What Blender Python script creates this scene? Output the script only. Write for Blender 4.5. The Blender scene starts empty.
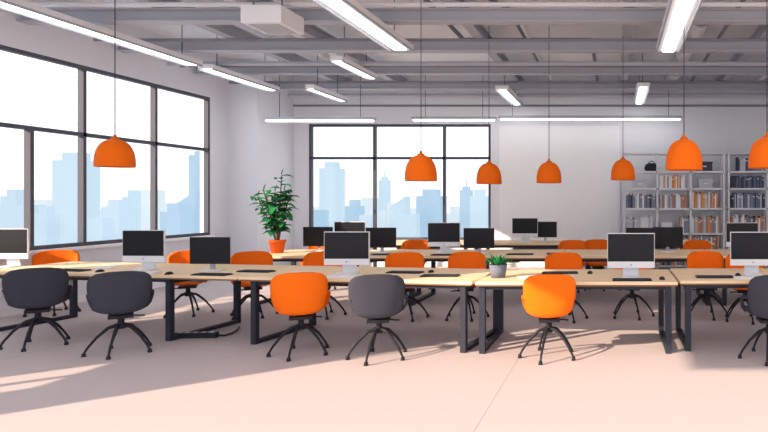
import bpy, math, random
from mathutils import Vector, Matrix
random.seed(7)
scene = bpy.context.scene
scene.view_settings.view_transform = 'Standard'
F=600.0; VX=615.0; VY=200.0; CH=1.55
def PX(x,Y): return (x-VX)/F*Y
def PZ(y,Y): return CH-(y-VY)/F*Y

def lin(h):
    h=h.lstrip('#'); o=[]
    for i in (0,2,4):
        c=int(h[i:i+2],16)/255.0
        o.append(c/12.92 if c<=0.04045 else ((c+0.055)/1.055)**2.4)
    return (o[0],o[1],o[2],1.0)
def mat(name,col,rough=0.6,emit=0.0,metal=0.0,noise=0.03,scale=8.0,ecol=None,spec=0.2):
    m=bpy.data.materials.new(name); m.use_nodes=True
    nt=m.node_tree; b=nt.nodes['Principled BSDF']
    c=lin(col)
    b.inputs['Roughness'].default_value=rough
    b.inputs['Metallic'].default_value=metal
    b.inputs['Specular IOR Level'].default_value=spec
    if noise>0:
        tc=nt.nodes.new('ShaderNodeTexCoord'); n=nt.nodes.new('ShaderNodeTexNoise'); n.inputs['Scale'].default_value=scale
        mx=nt.nodes.new('ShaderNodeMix'); mx.data_type='RGBA'
        mx.inputs[6].default_value=tuple(min(1,v*(1+noise)) for v in c[:3])+(1,)
        mx.inputs[7].default_value=tuple(v*(1-noise) for v in c[:3])+(1,)
        nt.links.new(tc.outputs['Object'],n.inputs['Vector'])
        nt.links.new(n.outputs['Fac'],mx.inputs[0])
        nt.links.new(mx.outputs[2],b.inputs['Base Color'])
    else: b.inputs['Base Color'].default_value=c
    if emit>0:
        b.inputs['Emission Color'].default_value=lin(ecol) if ecol else c
        b.inputs['Emission Strength'].default_value=emit
    return m
M={}
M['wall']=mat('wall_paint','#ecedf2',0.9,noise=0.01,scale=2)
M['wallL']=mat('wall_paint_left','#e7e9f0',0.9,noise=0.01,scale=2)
M['ceil']=mat('ceiling_paint','#f3f4f8',0.9,noise=0.01,scale=3)
M['beam']=mat('beam_steel','#b9bcc6',0.7,noise=0.02)
M['beamL']=mat('pipe_light','#e4e6ec',0.6)
M['beamD']=mat('pipe_dark','#858893',0.6)
M['white']=mat('white_enamel','#f6f6f8',0.5,noise=0.01)
M['tube']=mat('tube_light','#ffffff',0.5,emit=5.0,noise=0,ecol='#fafcff')
M['frame']=mat('window_frame','#52555f',0.6)
M['orange']=mat('orange_plastic','#f97212',0.65,noise=0.03,scale=4,spec=.12)
M['orangeD']=mat('orange_inner','#e06a1c',0.6)
M['dark']=mat('dark_plastic','#41434e',0.75,noise=0.05,scale=4,spec=.1)
M['black']=mat('black_metal','#272931',0.5)
M['screen']=mat('screen_glass','#17181d',0.35,noise=0,spec=0.25)
M['silver']=mat('silver_alloy','#e9ecf3',0.4,noise=0.01)
M['silverD']=mat('silver_grey','#b9bdc6',0.4,noise=0.01)  # greyer silver for rims, monitor necks and sockets
M['leg']=mat('desk_leg_steel','#313642',0.5)
M['pot']=mat('terracotta','#e0652b',0.8)
M['potg']=mat('grey_ceramic','#6f7688',0.6)
M['leaf']=mat('leaf_green','#359a5a',0.6,noise=0.25,scale=9)
M['leaf2']=mat('leaf_green_dark','#1f6b42',0.6,noise=0.2,scale=9)
M['soil']=mat('soil','#4a3428',0.9)
M['stem']=mat('stem_brown','#6b5236',0.8)
M['board']=mat('wall_panel_paint','#f8f8fa',0.7,noise=0.01)
M['shelf']=mat('shelf_metal','#e8e9ee',0.5)
M['paper']=mat('paper','#f7f5f0',0.8)
for i,h in enumerate(['#e08a52','#8d93a3','#4a4e5c','#f2f3f6','#6b7690','#dfa578','#c3c7d2']):
    M['bk%d'%i]=mat('book_cover_%d'%i,h,0.7)
def woodmat():
    m=bpy.data.materials.new('birch_desktop'); m.use_nodes=True; nt=m.node_tree; b=nt.nodes['Principled BSDF']
    tc=nt.nodes.new('ShaderNodeTexCoord'); mp=nt.nodes.new('ShaderNodeMapping'); mp.inputs['Scale'].default_value=(1,14,14)
    n=nt.nodes.new('ShaderNodeTexNoise'); n.inputs['Scale'].default_value=2.5; n.inputs['Detail'].default_value=4
    r=nt.nodes.new('ShaderNodeValToRGB'); r.color_ramp.elements[0].color=lin('#f5d8ae'); r.color_ramp.elements[1].color=lin('#fbe3c2')
    r.color_ramp.elements[0].position=0.35; r.color_ramp.elements[1].position=0.65
    nt.links.new(tc.outputs['Object'],mp.inputs[0]); nt.links.new(mp.outputs[0],n.inputs['Vector']); nt.links.new(n.outputs['Fac'],r.inputs[0]); nt.links.new(r.outputs[0],b.inputs['Base Color'])
    b.inputs['Roughness'].default_value=0.7; b.inputs['Specular IOR Level'].default_value=0.1
    return m
M['wood']=woodmat()
M['woodE']=mat('desktop_edge_band','#8a6a50',0.6)
def floormat():
    m=bpy.data.materials.new('floor_resin'); m.use_nodes=True; nt=m.node_tree; b=nt.nodes['Principled BSDF']
    tc=nt.nodes.new('ShaderNodeTexCoord'); sp=nt.nodes.new('ShaderNodeSeparateXYZ')
    nt.links.new(tc.outputs['Object'],sp.inputs[0])
    n=nt.nodes.new('ShaderNodeTexNoise'); n.inputs['Scale'].default_value=1.2; nt.links.new(tc.outputs['Object'],n.inputs['Vector'])
    r=nt.nodes.new('ShaderNodeValToRGB'); r.color_ramp.elements[0].color=lin('#cdc3c4'); r.color_ramp.elements[1].color=lin('#d0c6c7')
    nt.links.new(n.outputs['Fac'],r.inputs[0])
    a=nt.nodes.new('ShaderNodeMath'); a.operation='ADD'; a.inputs[1].default_value=0.95+60
    nt.links.new(sp.outputs['X'],a.inputs[0])
    md=nt.nodes.new('ShaderNodeMath'); md.operation='MODULO'; md.inputs[1].default_value=5.0; nt.links.new(a.outputs[0],md.inputs[0])
    lt=nt.nodes.new('ShaderNodeMath'); lt.operation='LESS_THAN'; lt.inputs[1].default_value=0.010; nt.links.new(md.outputs[0],lt.inputs[0])
    mx=nt.nodes.new('ShaderNodeMix'); mx.data_type='RGBA'; mx.inputs[7].default_value=lin('#b3a9a9')
    nt.links.new(lt.outputs[0],mx.inputs[0]); nt.links.new(r.outputs[0],mx.inputs[6]); nt.links.new(mx.outputs[2],b.inputs['Base Color'])
    b.inputs['Roughness'].default_value=0.85; b.inputs['Specular IOR Level'].default_value=0.05
    return m
M['floor']=floormat()
def glassmat():
    m=bpy.data.materials.new('window_glass'); m.use_nodes=True; nt=m.node_tree; nt.nodes.clear()
    o=nt.nodes.new('ShaderNodeOutputMaterial'); t=nt.nodes.new('ShaderNodeBsdfTransparent'); g=nt.nodes.new('ShaderNodeBsdfGlossy'); g.inputs['Roughness'].default_value=0.1
    x=nt.nodes.new('ShaderNodeMixShader'); x.inputs[0].default_value=0.03
    nt.links.new(t.outputs[0],x.inputs[1]); nt.links.new(g.outputs[0],x.inputs[2]); nt.links.new(x.outputs[0],o.inputs[0]); return m
M['glass']=glassmat()
def haze_glow(name,h,s=1.0):  # daylight and haze painted as an even glow over a near-black base
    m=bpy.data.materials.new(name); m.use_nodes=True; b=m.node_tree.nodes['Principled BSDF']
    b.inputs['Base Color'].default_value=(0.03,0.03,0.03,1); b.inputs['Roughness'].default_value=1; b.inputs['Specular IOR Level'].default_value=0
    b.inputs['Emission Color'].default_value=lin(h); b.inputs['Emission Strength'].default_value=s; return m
M['bldA']=haze_glow('haze_glow_tower_far','#e0f0fb',.96)  # towers glow in a painted haze tint, paler with distance
M['bldB']=haze_glow('haze_glow_tower_mid','#c8e4f7',.96)
M['bldC']=haze_glow('haze_glow_tower_near','#aed1ec',.96)

class B:
    def __init__(s): s.v=[]; s.f=[]; s.m=[]; s.sm=[]; s.mats=[]
    def mi(s,k):
        if k not in s.mats: s.mats.append(k)
        return s.mats.index(k)
    def add(s,vs,fs,k,smooth=False,T=None):
        o=len(s.v); mi=s.mi(k)
        for p in vs:
            p=Vector(p)
            s.v.append(T@p if T else p)
        for f in fs: s.f.append([o+i for i in f]); s.m.append(mi); s.sm.append(smooth)
    def box(s,c,d,k,T=None):
        x,y,z=c; a,b,e=d[0]/2,d[1]/2,d[2]/2
        vs=[(x+i*a,y+j*b,z+l*e) for i in(-1,1) for j in(-1,1) for l in(-1,1)]
        fs=[(0,1,3,2),(4,6,7,5),(0,4,5,1),(2,3,7,6),(0,2,6,4),(1,5,7,3)]
        s.add(vs,fs,k,False,T)
    def bb(s,x0,x1,y0,y1,z0,z1,k): s.box(((x0+x1)/2,(y0+y1)/2,(z0+z1)/2),(x1-x0,y1-y0,z1-z0),k)
    def cyl(s,p,q,r1,r2,k,n=12,T=None):
        p=Vector(p);q=Vector(q);d=(q-p).normalized()
        u=d.orthogonal().normalized(); w=d.cross(u)
        vs=[];fs=[]
        for i in range(n):
            a=2*math.pi*i/n; e=u*math.cos(a)+w*math.sin(a)
            vs.append(p+e*r1); vs.append(q+e*r2)
        for i in range(n):
            j=(i+1)%n; fs.append((2*i,2*j,2*j+1,2*i+1))
        s.add(vs,fs,k,True,T)
        s.add([vs[2*i] for i in range(n)],[tuple(reversed(range(n)))],k,False,T)
        s.add([vs[2*i+1] for i in range(n)],[tuple(range(n))],k,False,T)
    def lathe(s,prof,c,k,n=32,T=None):
        vs=[];fs=[];c=Vector(c);m=len(prof)
        for i in range(n):
            a=2*math.pi*i/n
            for r,z in prof: vs.append(c+Vector((r*math.cos(a),r*math.sin(a),z)))
        for i in range(n):
            j=(i+1)%n
            for l in range(m-1): fs.append((i*m+l,j*m+l,j*m+l+1,i*m+l+1))
        s.add(vs,fs,k,True,T)
    def mesh(s,name):
        me=bpy.data.meshes.new(name); me.from_pydata([tuple(v) for v in s.v],[],s.f)
        for k in s.mats: me.materials.append(M[k])
        for i,p in enumerate(me.polygons): p.material_index=s.m[i]; p.use_smooth=s.sm[i]
        me.update(); return me
    def obj(s,name,loc=(0,0,0),rz=0,bevel=0):
        return put(s.mesh(name),name,loc,rz,bevel)
def put(me,name,loc=(0,0,0),rz=0,bevel=0,sc=1):
    o=bpy.data.objects.new(name,me); o.location=loc; o.rotation_euler=(0,0,rz); o.scale=(sc,sc,sc)
    scene.collection.objects.link(o)
    if bevel:
        m=o.modifiers.new('bev','BEVEL'); m.width=bevel; m.segments=2; m.limit_method='ANGLE'; m.angle_limit=math.radians(50)
    return o

# ---------------- ROOM ----------------
W=8.1; BY=14.0; XR=6.0; Y0=-2.0; CZ=4.5; T=0.2
b=B(); b.bb(-W-T,XR+T,Y0,BY+T,-0.15,0,'floor'); b.obj('floor')
b=B(); b.bb(-W-T,XR+T,Y0,BY+T,CZ,CZ+0.15,'ceil'); b.obj('ceiling')
S0,S1,TR=0.85,3.60,2.55
WY0,WE=5.9,1.28
b=B()
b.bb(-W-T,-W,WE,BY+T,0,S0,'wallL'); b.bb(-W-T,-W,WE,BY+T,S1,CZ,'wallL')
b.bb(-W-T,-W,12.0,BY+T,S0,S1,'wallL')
oy0,oy1,oz0,oz1=2.05,3.0,1.15,1.75  # unseen wall opening, placed to drop sun patches on the floor
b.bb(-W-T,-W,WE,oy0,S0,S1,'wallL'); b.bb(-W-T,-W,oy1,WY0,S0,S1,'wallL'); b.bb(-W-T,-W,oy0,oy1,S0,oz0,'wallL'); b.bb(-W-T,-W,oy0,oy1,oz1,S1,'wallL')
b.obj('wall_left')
b=B(); x0,x1=-W-.09,-W
for z in(oz0,oz1-.04): b.bb(x0,x1,oy0,oy1,z,z+.04,'frame')
for y in(oy0,(oy0+oy1)/2-.03,oy1-.04): b.bb(x0,x1,y,y+.04,oz0+.04,oz1-.04,'frame')
b.bb(x0+.04,x0+.046,oy0+.04,oy1-.04,oz0+.04,oz1-.04,'glass'); b.obj('sun_patch_window')  # window added out of view to shape the sun patches
def win_left(y0,y1,vs,low,name,S0=S0,S1=S1):
    b=B(); w=0.055; x0,x1=-W-0.09,-W-0.0
    b.bb(x0,x1,y0,y1,S0,S0+w,'frame'); b.bb(x0,x1,y0,y1,S1-w,S1,'frame')
    b.bb(x0,x1,y0,y1,TR-w/2,TR+w/2,'frame')
    for y in [y0+w/2]+vs+[y1-w/2]: b.bb(x0,x1,y-w/2,y+w/2,S0+w,S1-w,'frame')
    for y in low: b.bb(x0,x1,y-w/2,y+w/2,S0+w,TR-w/2,'frame')
    b.bb(x0+.04,x0+.046,y0+w,y1-w,S0+w,S1-w,'glass')
    b.bb(-W-.02,-W+.10,y0,y1,S0-.04,S0,'white')
    b.obj(name)
win_left(WY0,12.0,[7.6,9.17,10.6],[8.34],'window_1')
bx0,bx1,bz0,bz1,bt=-7.14,-2.90,0.62,3.32,2.53
b=B()
b.bb(-W,bx0,BY,BY+T,0,CZ,'wall'); b.bb(bx1,XR,BY,BY+T,0,CZ,'wall')
b.bb(bx0,bx1,BY,BY+T,0,bz0,'wall'); b.bb(bx0,bx1,BY,BY+T,bz1,CZ,'wall'); b.obj('wall_back')
b=B(); w=0.055
b.bb(bx0,bx1,BY,BY+.1,bz0,bz0+w,'frame'); b.bb(bx0,bx1,BY,BY+.1,bz1-w,bz1,'frame'); b.bb(bx0,bx1,BY,BY+.1,bt-w/2,bt+w/2,'frame')
for x in (bx0+w/2,-5.62,-3.99,bx1-w/2): b.bb(x-w/2,x+w/2,BY,BY+.1,bz0+w,bz1-w,'frame')
b.bb(bx0+w,bx1-w,BY+.05,BY+.056,bz0+w,bz1-w,'glass'); b.bb(bx0,bx1,BY-.1,BY+.02,bz0-.04,bz0,'white'); b.obj('window_2')
b=B(); b.bb(XR,XR+T,Y0,BY+T,0,CZ,'wall'); b.obj('wall_right')
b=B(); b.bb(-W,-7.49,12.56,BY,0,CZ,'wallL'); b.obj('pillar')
b=B(); b.bb(-W,-W+.02,WE,12.56,0,.1,'white'); b.obj('baseboard_left')
b=B(); b.bb(-7.49,XR,BY-.02,BY,0,.1,'white'); b.obj('baseboard_back')
b=B(); X0,X1=PX(499,13.93),PX(620,13.93)
b.bb(X0,X1,13.975,14.0,.1,3.28,'board'); b.obj('trim_1')

# ---------------- CEILING STRUCTURE ----------------
def ibeam_x(y,z,name='ceiling_beam',h=0.16,wd=0.14,k='beam'):
    b=B(); b.bb(-W,XR,y-wd/2,y+wd/2,z+h-.02,z+h,k); b.bb(-W,XR,y-wd/2,y+wd/2,z,z+.02,k); b.bb(-W,XR,y-.02,y+.02,z+.02,z+h-.02,k); b.obj(name)
ibeam_x(8.2,3.97,h=.18,wd=.18); ibeam_x(9.8,3.97,h=.18,wd=.18)
for y in (11.6,13.2): ibeam_x(y,3.98)
for y in (6.4,4.4): ibeam_x(y,4.0)
def ibeam_y(x,z,y0,y1,h=.2,wd=.16,k='beam'):
    b=B(); b.bb(x-wd/2,x+wd/2,y0,y1,z+h-.02,z+h,k); b.bb(x-wd/2,x+wd/2,y0,y1,z,z+.02,k); b.bb(x-.02,x+.02,y0,y1,z+.02,z+h-.02,k); b.obj('ceiling_joist')
for x in (-6.2,-4.9,-2.2,0.2,2.4,4.4): ibeam_y(x,4.16,0,BY)
def pipe(pts,r,k='beamL',name='ceiling_pipe'):
    b=B()
    for p,q in zip(pts[:-1],pts[1:]): b.cyl(p,q,r,r,k,10)
    b.obj(name)
pipe([(-7.9,7.7,4.06),(5.9,7.7,4.06)],.03)
pipe([(-7.9,9.1,3.98),(5.9,9.1,3.98)],.022,'beamD')
pipe([(-7.9,10.6,3.96),(5.9,10.6,3.96)],.04,'beam')
pipe([(-7.9,10.9,3.98),(5.9,10.9,3.98)],.02,'beamD')
pipe([(-7.9,12.3,3.96),(5.9,12.3,3.96)],.03,'beamD')
pipe([(-7.4,13.6,3.92),(5.9,13.6,3.92)],.045,'beam')
pipe([(-7.4,13.8,3.72),(5.9,13.8,3.72)],.025,'beamD')
pipe([(-1.4,5,4.2),(-1.4,13.9,4.2)],.035)
pipe([(1.7,5,4.2),(1.7,13.9,4.2)],.03,'beamD')
pipe([(-3.3,5,4.42),(-1.6,9.0,4.42),(-1.6,13.5,4.42)],.03,'beamD')
pipe([(3.2,6,4.2),(3.2,13.9,4.2)],.05,'beamL')
pipe([(-5.5,6,4.3),(-5.5,13.9,4.3)],.05,'beamL')
pipe([(-2.6,7,4.3),(-2.6,10.3,4.3),(-.4,10.3,4.3),(-.4,13.9,4.3)],.035,'beamD')
# ventilation duct
b=B(); b.cyl((1.3,9.0,4.3),(1.3,13.95,4.3),.14,.14,'beamL',20)
for y in (9.0,10.2,11.4,12.6,13.8): b.cyl((1.3,y,4.3),(1.3,y+.05,4.3),.155,.155,'beam',20)
b.obj('ventilation_duct')
def fixture(x,y0,y1,z,wd=.2,name='fluorescent_light'):
    b=B(); b.bb(x-wd/2,x+wd/2,y0,y1,z,z+.07,'white')
    b.bb(x-wd*.24,x+wd*.24,y0+.05,y1-.05,z-.02,z,'tube')
    b.bb(x-wd/2,x-wd*.44,y0,y1,z-.03,z,'silverD'); b.bb(x+wd*.44,x+wd/2,y0,y1,z-.03,z,'silverD')
    for y in (y0+.3,y1-.3): b.cyl((x,y,z+.07),(x,y,CZ),.006,.006,'black',6)
    b.obj(name)
fixture(-7.0,6.6,10.0,3.80,.26); fixture(-7.0,10.25,12.3,3.80,.26)
fixture(-3.2,5.6,9.0,3.80,.36); fixture(.8,5.6,9.1,3.80,.36)
fixture(-4.6,9.9,11.4,3.86,.2); fixture(-2.25,11.9,13.8,3.75,.25); fixture(.55,11.6,13.7,3.75,.25)
fixture(-5.6,11.0,12.4,3.6,.16)
fixture(-3.2,1.0,4.6,3.80,.32); fixture(.8,1.0,4.6,3.80,.34); fixture(-6.4,1.0,4.6,3.8,.32); fixture(3.8,3.0,6.5,3.8,.32); fixture(3.8,8.0,12,3.8,.32)
def fixx(x0,x1,y,z):
    b=B(); b.bb(x0,x1,y-.06,y+.06,z,z+.06,'silverD'); b.bb(x0+.04,x1-.04,y-.045,y+.045,z-.03,z,'tube')
    for x in (x0+.3,x1-.3): b.cyl((x,y,z+.06),(x,y,CZ),.006,.006,'black',6)
    b.obj('fluorescent_light')
fixx(PX(265,12.4),PX(375,12.4),12.4,3.2); fixx(PX(412,13.5),PX(496,13.5),13.5,3.36); fixx(PX(499,13.5),PX(682,13.5),13.5,3.38)
b=B(); b.bb(-4.62,-4.12,7.4,7.95,3.74,3.96,'white'); b.bb(-4.56,-4.18,7.46,7.89,3.73,3.74,'silverD')
for x in(-4.55,-4.19):
    b.cyl((x,7.55,3.96),(x,7.55,CZ),.012,.012,'beamD',8)
b.obj('air_conditioning_unit',bevel=.01)

# ---------------- PENDANT LAMPS ----------------
def lamp_mesh():
    b=B(); R=.195; prof=[(R,0),(R,.05)]
    for i in range(1,15):
        a=math.pi/2*i/14; prof.append((max(R*math.cos(a)**.72,.045),.05+.275*math.sin(a)))
    b.lathe(prof,(0,0,0),'orange',40)
    inner=[(r*.97,z-.004) for r,z in prof]; inner[0]=(R*.97,0)
    b.lathe([(R,0),(R*.97,0)],(0,0,0),'orangeD',40)
    b.lathe(inner,(0,0,0),'orangeD',40)
    b.lathe([(.045,.32),(.045,.338),(.02,.35),(.014,.38),(0.0001,.385)],(0,0,0),'orangeD',20)
    b.lathe([(.02,.30),(.03,.2),(.045,.13),(.04,.10),(.02,.08),(.0001,.075)],(0,0,0),'white',16)
    return b.mesh('pendant_lamp')
LM=lamp_mesh()
for x,yb,d in ((115,167,7.1),(421,181,7.6),(489,184,9.4),(549,183,9.4),(623,180,9.6),(684,170,6.4),(767,168,6.4)):
    z=PZ(yb,d); o=put(LM,'pendant_lamp',(PX(x,d),d,z))
    b=B(); b.cyl((0,0,.37),(0,0,CZ-z),.005,.005,'black',6); b.lathe([(.0001,CZ-z-.04),(.05,CZ-z-.03),(.05,CZ-z)],(0,0,0),'white',16)
    c=b.obj('lamp_cord'); c.parent=o

# ---------------- DESKS ----------------
ZT=.73
def desk(name,L,D,loc,rz,insetL=.08,insetR=.08,mod=True):
    b=B(); b.bb(0,L,0,D,ZT-.030,ZT,'wood'); b.bb(.004,L-.004,.004,D-.004,ZT-.046,ZT-.030,'woodE')
    t=.06
    for x in (insetL,L-insetR-t):
        for y in (.04,D-.04-t): b.bb(x,x+t,y,y+t,0.0,ZT-.046,'leg')
        b.bb(x,x+t,.04+t,D-.04-t,0.0,.045,'leg'); b.bb(x,x+t,.04+t,D-.04-t,ZT-.1,ZT-.046,'leg')
    b.bb(insetL+t,L-insetR-t,D/2-.03,D/2+.03,ZT-.1,ZT-.05,'leg')
    b.bb(insetL+t,L-insetR-t,.06,.09,ZT-.085,ZT-.046,'leg')
    b.bb(L*.3,L*.7,D/2+.05,D/2+.2,ZT-.16,ZT-.12,'beamD')
    for x in (L*.32,L*.68): b.bb(x-.01,x+.01,D/2+.1,D/2+.15,ZT-.12,ZT-.046,'beamD')
    return b.obj(name,loc,rz,bevel=.003)
u=Vector((-.989,.148,0)); r0=math.atan2(-.148,.989)
P0=Vector((-1.44,6.02,0))
desk('office_desk',2.62,1.1,P0+u*2.62,r0,.12)
desk('office_desk',3.4,1.1,P0+u*(2.63+3.4),r0,.08,.85)
desk('office_desk',2.03,1.1,(-1.40,6.0,0),0,.03,.06)
desk('office_desk',2.6,1.1,(.66,6.1,0),0,.06,.1)
for i in range(3): desk('office_desk',2.28,1.2,(-5.4+i*2.3,8.75,0),0)
desk('office_desk',2.2,1.2,(1.5,8.75,0),0)
for i in range(3): desk('office_desk',2.28,1.0,(-5.0+i*2.3,11.3,0),0)

# ---------------- CHAIRS ----------------
def cr(p0,p1,p2,p3,t): return tuple(.5*((2*b_)+(-a+c)*t+(2*a-5*b_+4*c-d)*t*t+(-a+3*b_-3*c+d)*t**3) for a,b_,c,d in zip(p0,p1,p2,p3))
def chair_mesh(k,name):
    b=B()
    K=[(.25,.425,.13,.0,0),(.22,.445,.20,.005,0),(.10,.45,.225,.02,0),(-.06,.425,.225,.04,.0),(-.16,.415,.20,.05,.04),(-.215,.45,.215,.03,.08),(-.240,.55,.240,.01,.09),(-.258,.68,.252,0,.07),(-.272,.79,.242,-.01,.055),(-.280,.845,.19,-.015,.04)]
    rows=[]; n=len(K); sub=4
    for i in range(n-1):
        a=K[max(i-1,0)];c=K[i];d=K[i+1];e=K[min(i+2,n-1)]
        for j in range(sub): rows.append(cr(a,c,d,e,j/sub))
    rows.append(K[-1])
    NT=18; g=[]
    for y,z,hw,sc,bc in rows:
        row=[]
        for j in range(NT+1):
            t=-1+2*j/NT; ang=t*math.pi/2; tx=math.sin(ang)*.6+t*.4
            row.append(Vector((hw*tx,y+bc*abs(t)**2.2,z+sc*abs(t)**2.2)))
        g.append(row)
    R=len(g); C=NT+1; th=.03
    nor=[[None]*C for _ in range(R)]
    for i in range(R):
        for j in range(C):
            a=g[min(i+1,R-1)][j]-g[max(i-1,0)][j]; c=g[i][min(j+1,C-1)]-g[i][max(j-1,0)]
            nor[i][j]=c.cross(a).normalized()
    top=[p for r in g for p in r]; bot=[g[i][j]-nor[i][j]*th for i in range(R) for j in range(C)]
    vs=top+bot; N=R*C; fs=[]
    for i in range(R-1):
        for j in range(C-1):
            q=(i*C+j,i*C+j+1,(i+1)*C+j+1,(i+1)*C+j); fs.append(q); fs.append(tuple(N+v for v in reversed(q)))
    for i in range(R-1):
        fs.append((i*C,(i+1)*C,N+(i+1)*C,N+i*C)); j=C-1; fs.append((i*C+j,N+i*C+j,N+(i+1)*C+j,(i+1)*C+j))
    for j in range(C-1):
        fs.append((j,N+j,N+j+1,j+1)); i=(R-1)*C; fs.append((i+j,i+j+1,N+i+j+1,N+i+j))
    b.add(vs,fs,k,True)
    for s in (-1,1):
        A=[(.215*s,-.19,.60),(.245*s,-.10,.615),(.252*s,.02,.60),(.248*s,.10,.55),(.23*s,.13,.48),(.20*s,.12,.44)]
        for p,q in zip(A[:-1],A[1:]): b.cyl(p,q,.019,.019,k,10)
    b.box((0,0,.375),(.20,.22,.03),'black'); b.cyl((0,0,.37),(0,0,.27),.026,.03,'black',14); b.cyl((0,0,.30),(0,0,.245),.042,.038,'black',14)
    b.cyl((.05,.02,.37),(.19,.02,.355),.008,.008,'black',8)
    for i in range(5):
        a=math.radians(90+72*i+18); c,s=math.cos(a),math.sin(a)
        P=[(.02,.285),(.10,.262),(.19,.175),(.255,.085),(.285,.03)]
        for (r1,z1),(r2,z2),w1,w2 in zip(P[:-1],P[1:],(.018,.016,.013,.011),(.016,.013,.011,.010)):
            b.cyl((c*r1,s*r1,z1),(c*r2,s*r2,z2),w1,w2,'black',10)
        b.cyl((c*.285,s*.285,.035),(c*.285,s*.285,.0),.016,.022,'black',12)
    me=b.mesh(name)
    import bmesh
    bm=bmesh.new(); bm.from_mesh(me); bmesh.ops.recalc_face_normals(bm,faces=bm.faces); bm.to_mesh(me); bm.free()
    return me
CO=chair_mesh('orange','office_chair_orange'); CD=chair_mesh('dark','office_chair_dark')
def chair(x,Y,k,rd):
    return put(CO if k=='o' else CD,'office_chair',(PX(x,Y),Y,0),math.radians(rd))
chair(38,6.4,'d',40); chair(121,6.1,'d',38); chair(301,6.05,'o',24); chair(379,5.9,'d',16); chair(549,5.93,'o',8); chair(769,5.88,'d',0)
for x,Y,rd in ((52,8.2,210),(188,8.15,210),(253,8.02,215),(322,8.0,200),(405,7.85,200),(466,7.9,190),(565,7.8,190),(706,8.0,174),(745,7.75,170),(632,8.0,180)):
    chair(x,Y,'o',rd)
for x,Y in ((413,10.4),(573,10.3),(598,10.45),(318,10.4),(700,10.3)): chair(x,Y,'o',185)

# ---------------- COMPUTERS ----------------
def imac():
    b=B(); w,h=.50,.37; z0=.10
    b.box((0,0,z0+h/2),(w,.022,h),'silver')
    b.box((0,-.012,z0+.07+(h-.078)/2),(w-.012,.004,h-.078),'screen')
    b.box((0,-.0125,z0+.035),(.02,.002,.02),'silverD')
    b.box((0,.012,z0+h*.55),(w*.7,.02,h*.6),'silver')
    T=Matrix.Translation((0,.055,.12))@Matrix.Rotation(math.radians(12),4,'X')
    b.box((0,0,0),(.16,.01,.24),'silver',T); b.box((0,.01,.006),(.20,.17,.012),'silver')
    return b.mesh('desktop_computer')
def moni():
    b=B(); w,h=.47,.31; z0=.08
    b.box((0,0,z0+h/2),(w,.02,h),'black'); b.box((0,-.0105,z0+h/2+.004),(w-.02,.003,h-.028),'screen')
    b.box((0,.02,z0+h/2),(w*.5,.03,h*.5),'black'); b.box((0,.045,.13),(.05,.02,.26),'silverD'); b.box((0,.03,.006),(.24,.17,.012),'silver')
    return b.mesh('computer_monitor')
IM=imac(); MO=moni()
def comp(x,Y,k,rd=0): return put(IM if k=='i' else MO,'desktop_computer' if k=='i' else 'computer_monitor',(PX(x,Y),Y,ZT),math.radians(rd),bevel=.002)
comp(8,7.35,'i',0); comp(144,7.0,'i',-2); comp(210,6.95,'m',-2); comp(347,6.65,'i',0); comp(631,6.35,'i',0); comp(753,6.6,'i',0)
for x,Y,k in ((318,9.6,'m'),(381,9.35,'m'),(444,9.3,'i'),(479,9.2,'m'),(641,9.3,'m'),(668,9.5,'m'),(742,9.3,'i'),(350,9.7,'i')): comp(x,Y,k)
for x,Y,k in ((350,11.8,'m'),(525,11.7,'i'),(545,11.9,'m')): comp(x,Y,k)
def keyb(k):
    b=B(); b.box((0,0,.006),(.40,.13,.012),k); b.box((0,.055,.014),(.38,.015,.006),k)
    for r in range(4):
        for c in range(12): b.box((-.176+c*.032,-.045+r*.026,.0145),(.026,.02,.005),'dark' if k=='black' else 'white')
    return b.mesh('keyboard')
KB=keyb('black'); KW=keyb('silver')
def mouse():
    b=B()
    prof=[(max(math.cos(math.pi/2*i/8),.0001),math.sin(math.pi/2*i/8)) for i in range(9)]
    b.lathe(prof,(0,0,0),'black',20,Matrix.Diagonal((.032,.055,.03,1)))
    b.box((0,.02,.028),(.005,.014,.008),'silverD')
    return b.mesh('computer_mouse')
MS=mouse()
for x,Y,rd,m in ((140,6.72,0,KW),(212,6.55,-8,KB),(345,6.35,-8,KW),(256,6.85,-10,KB),(405,6.75,-8,KB),(440,6.45,0,KB),(560,6.7,5,KB),(632,6.12,0,KB),(715,6.35,0,KB),(752,6.28,0,KW),(72,6.95,-12,KB)):
    put(m,'keyboard',(PX(x,Y),Y,ZT),math.radians(rd))
for x,Y in ((169,6.62),(374,6.35),(431,6.8),(662,6.2),(738,6.5),(100,6.85),(590,6.7)): put(MS,'computer_mouse',(PX(x,Y),Y,ZT))
for x,Y in ((385,8.95),(445,8.9),(520,9.0),(640,8.95),(330,8.9),(560,9.1)): put(KB,'keyboard',(PX(x,Y),Y,ZT))
b=B()
for i in range(3): b.box((.004*i,0,.0015+.003*i),(.21,.297,.0025),'paper',Matrix.Rotation(i*.08,4,'Z'))
NP=b.mesh('paper_sheets')
for x,Y in ((530,6.3),(300,6.7),(105,7.3)): put(NP,'paper_sheets',(PX(x,Y),Y,ZT),.3)
b=B(); b.box((0,0,.03),(.46,.07,.06),'black')
for i in range(5): b.box((-.17+i*.085,0,.0625),(.05,.045,.005),'silverD')
C=[(.23,0,.03),(.28,.04,.012),(.30,.16,.012),(.26,.34,.012),(.20,.5,.012)]
for p,q in zip(C[:-1],C[1:]): b.cyl(p,q,.01,.01,'black',8)
b.obj('power_strip_standin',(PX(196,6.75),6.75,0),math.radians(4),bevel=.004)  # power strip standing in for an unclear dark shape on the floor

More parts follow.
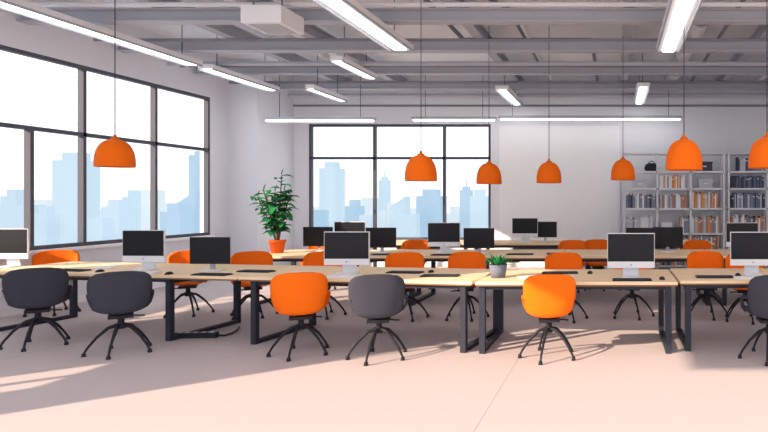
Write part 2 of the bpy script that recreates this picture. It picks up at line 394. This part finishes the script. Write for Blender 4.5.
# ---------------- PLANTS ----------------
def leaf(b,base,dr,L,wd,k,droop=.3):
    dr=dr.normalized(); side=dr.cross(Vector((0,0,1)))
    if side.length<.01: side=Vector((1,0,0))
    side.normalize(); up=side.cross(dr).normalized()
    prof=[(0,.06),(.15,.6),(.38,1),(.62,.88),(.85,.42),(1,.02)]
    vs=[];fs=[]
    for t,w in prof:
        c=base+dr*L*t-Vector((0,0,1))*droop*L*t*t
        vs+= [c-side*wd*w+up*wd*w*.35,c,c+side*wd*w+up*wd*w*.35]
    for i in range(len(prof)-1):
        o=i*3; fs+=[(o,o+1,o+4,o+3),(o+1,o+2,o+5,o+4)]
    b.add(vs,fs,k,True)
b=B(); random.seed(3)
b.lathe([(.0001,0),(.085,0),(.115,.17),(.125,.17),(.125,.20),(.108,.20),(.105,.17)],(0,0,0),'pot',28)
b.lathe([(.105,.175),(.0001,.18)],(0,0,0),'soil',20)
for s in range(9):
    a=s*math.pi*2/8+.4; h=1.19 if s==0 else random.uniform(.75,1.14); sp=.04 if s==0 else random.uniform(.12,.24)
    pts=[Vector((math.cos(a)*sp*t**1.2+.02*math.cos(a),math.sin(a)*sp*t**1.2+.02*math.sin(a),.17+(h-.17)*t)) for t in [0,.25,.5,.75,1]]
    for p,q in zip(pts[:-1],pts[1:]): b.cyl(p,q,.008,.007,'stem',6)
    for i in range(17):
        t=.22+.78*i/16; j=min(int(t*4),3); p=pts[j].lerp(pts[j+1],t*4-j)
        an=i*2.4+s; dv=Vector((math.cos(an),math.sin(an),random.uniform(0,.6)))
        leaf(b,p,dv,random.uniform(.15,.21),random.uniform(.055,.075),random.choice(['leaf','leaf','leaf2']),.45)
    leaf(b,pts[-1],Vector((.2,.1,1)),.13,.05,'leaf',0)
b.obj('potted_plant',(PX(279,9.35),9.3,ZT))
b=B()
b.lathe([(.0001,0),(.075,0),(.095,.14),(.088,.14),(.085,.12),(.0001,.12)],(0,0,0),'potg',28)
for i in range(34):
    an=i*2.4; e=.35+1.3*(i/34); dv=Vector((math.cos(an)*1/e**.5,math.sin(an)/e**.5,e))
    leaf(b,Vector((math.cos(an)*.02,math.sin(an)*.02,.12)),dv,random.uniform(.13,.19),.018,random.choice(['leaf','leaf2','leaf2']),.1)
b.obj('potted_succulent',(PX(499,6.4),6.35,ZT))

# ---------------- SHELVES ----------------
def shelf(x0,x1,cols,levels,seed):
    y0,y1=13.3,13.65; zt=PZ(153,13.3)
    b=B(); n=cols
    for i in range(n+1):
        x=x0+(x1-x0)*i/n
        for y in (y0,y1-.03): b.bb(x-.02,x+.02,y,y+.03,0,zt,'shelf')
    for z in levels: b.bb(x0,x1,y0,y1,z-.04,z,'shelf')
    b.bb(x0,x1,y0,y1,zt-.03,zt,'shelf')
    return b.obj('bookshelf')
lev=[.1,.45,PZ(233,13.3),PZ(208,13.3),PZ(188,13.3),PZ(171,13.3)]
s1=shelf(PX(624,13.3),PX(724,13.3),3,lev,1); s2=shelf(PX(729,13.3),PX(845,13.3),3,lev,2)
def books(x0,x1,z,hmax,pal,seed,name='book_row'):
    random.seed(seed); b=B(); x=x0; base=random.uniform(.7,.85)
    while x<x1-.04:
        w=random.uniform(.022,.048); h=(base+random.uniform(-.06,.12))*hmax; k=random.choice(pal)
        b.bb(x,x+w-.002,13.335,13.335+random.uniform(.2,.25),z,z+h,k)
        if w>.04: b.bb(x+.006,x+w-.009,13.332,13.335,z+h*.72,z+h*.8,'paper')
        x+=w
    b.obj(name)
G=['bk1','bk2','bk6','bk4','bk1']; O=['bk0','bk5','bk1','bk6','bk3']; MX=['bk0','bk1','bk2','bk4','bk5','bk6','bk3','bk1']
x=lambda p:PX(p,13.3)
books(x(626),x(653),lev[2],.46,['bk1','bk6','bk3'],1); books(x(680),x(721),lev[2],.46,O+['bk1'],4)
books(x(626),x(655),lev[3],.38,G+['bk3'],3); books(x(660),x(688),lev[3],.40,['bk1','bk6','bk3','bk0'],14); books(x(692),x(719),lev[3],.40,O,5)
books(x(660),x(686),lev[4],.32,['bk5','bk6','bk3','bk1','bk0'],6)
books(x(732),x(766),lev[4],.34,['bk2','bk4'],7); books(x(732),x(805),lev[3],.40,['bk2','bk4','bk1','bk6'],8); books(x(732),x(790),lev[2],.46,MX,9); books(x(738),x(800),lev[5],.34,G,15)
for i,l in ((0,.3),(1,.40)):
    books(x(627),x(721),lev[i],l*.95,MX,20+i); books(x(732),x(842),lev[i],l*.95,MX,30+i)
def storage_box(px,z,w,h,k):
    b=B(); X=x(px); b.bb(X-w/2,X+w/2,13.34,13.6,z,z+h,k); b.bb(X-w/2-.008,X+w/2+.008,13.33,13.61,z+h,z+h+.03,k); b.bb(X-.04,X+.04,13.325,13.33,z+h*.5,z+h*.65,'paper'); b.obj('storage_box')
storage_box(640,lev[4],.3,.16,'bk6'); storage_box(705,lev[5],.34,.18,'bk2'); storage_box(667,lev[2],.24,.2,'bk3'); storage_box(706,lev[4],.3,.17,'bk6')
b=B(); prof=[(.0001,0),(.13,.01),(.15,.07),(.13,.14),(.08,.18),(.0001,.19)]
b.lathe(prof,(0,0,0),'black',20,Matrix.Diagonal((1.1,.7,1,1)))
for i in range(8):
    a0=math.pi*i/8;a1=math.pi*(i+1)/8
    b.cyl((.07*math.cos(a0),0,.16+.07*math.sin(a0)),(.07*math.cos(a1),0,.16+.07*math.sin(a1)),.01,.01,'black',6)
b.obj('handbag',(x(652),13.48,lev[5]))
b=B(); b.lathe([(.0001,0),(.05,0),(.08,.07),(.06,.13),(.03,.17),(.04,.2)],(0,0,0),'bk3',20); b.obj('vase',(x(675),13.48,lev[5]))

# ---------------- CITY ----------------
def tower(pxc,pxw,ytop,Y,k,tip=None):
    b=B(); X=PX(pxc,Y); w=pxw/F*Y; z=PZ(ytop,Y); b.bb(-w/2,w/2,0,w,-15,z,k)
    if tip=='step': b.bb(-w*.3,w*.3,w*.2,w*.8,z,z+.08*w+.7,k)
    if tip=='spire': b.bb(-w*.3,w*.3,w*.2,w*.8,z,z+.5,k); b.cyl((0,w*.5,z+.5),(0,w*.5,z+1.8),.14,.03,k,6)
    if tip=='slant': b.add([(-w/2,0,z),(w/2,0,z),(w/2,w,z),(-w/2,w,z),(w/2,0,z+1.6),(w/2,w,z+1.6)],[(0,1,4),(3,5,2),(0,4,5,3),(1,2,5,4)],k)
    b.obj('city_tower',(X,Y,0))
random.seed(21)
px=-260
while px<500:
    w=random.uniform(10,22)
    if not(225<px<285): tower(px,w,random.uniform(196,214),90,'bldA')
    px+=w*.95
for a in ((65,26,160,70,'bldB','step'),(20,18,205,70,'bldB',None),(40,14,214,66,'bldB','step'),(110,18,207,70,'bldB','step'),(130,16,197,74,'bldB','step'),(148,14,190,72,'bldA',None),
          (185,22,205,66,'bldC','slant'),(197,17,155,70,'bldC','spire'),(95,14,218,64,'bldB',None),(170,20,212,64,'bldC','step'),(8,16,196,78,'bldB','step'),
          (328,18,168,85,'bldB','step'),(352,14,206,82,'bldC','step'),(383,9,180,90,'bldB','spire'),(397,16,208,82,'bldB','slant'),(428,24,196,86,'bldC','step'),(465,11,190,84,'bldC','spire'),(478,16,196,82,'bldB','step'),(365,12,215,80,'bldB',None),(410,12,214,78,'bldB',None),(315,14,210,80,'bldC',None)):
    tower(*a)

# ---------------- LIGHT ----------------
wd=bpy.data.worlds.new('World'); scene.world=wd; wd.use_nodes=True; nt=wd.node_tree
bg=nt.nodes['Background']; tc=nt.nodes.new('ShaderNodeTexCoord'); sp=nt.nodes.new('ShaderNodeSeparateXYZ'); r=nt.nodes.new('ShaderNodeValToRGB')
nt.links.new(tc.outputs['Generated'],sp.inputs[0]); nt.links.new(sp.outputs['Z'],r.inputs[0]); nt.links.new(r.outputs[0],bg.inputs['Color'])
r.color_ramp.elements[0].color=lin('#edf3fa'); r.color_ramp.elements[0].position=0.0; r.color_ramp.elements[1].color=lin('#f6faff'); r.color_ramp.elements[1].position=.18
bg.inputs['Strength'].default_value=1.6
su=bpy.data.lights.new('sun','SUN'); su.energy=8.6; su.color=(1,.75,.55); su.angle=math.radians(.5)
so=bpy.data.objects.new('sun',su); scene.collection.objects.link(so)
dirv=Vector((.77,.64,-.385)); so.rotation_euler=dirv.to_track_quat('-Z','Y').to_euler(); so.location=(-15,-8,8)

cam=bpy.data.cameras.new('camera'); co=bpy.data.objects.new('camera',cam); scene.collection.objects.link(co)
co.location=(0,0,CH); co.rotation_euler=(math.radians(90),0,0)
cam.sensor_width=36; cam.lens=F/768*36; cam.shift_x=-(VX-384)/768; cam.shift_y=-(216-VY)/768; cam.clip_end=500
scene.camera=co
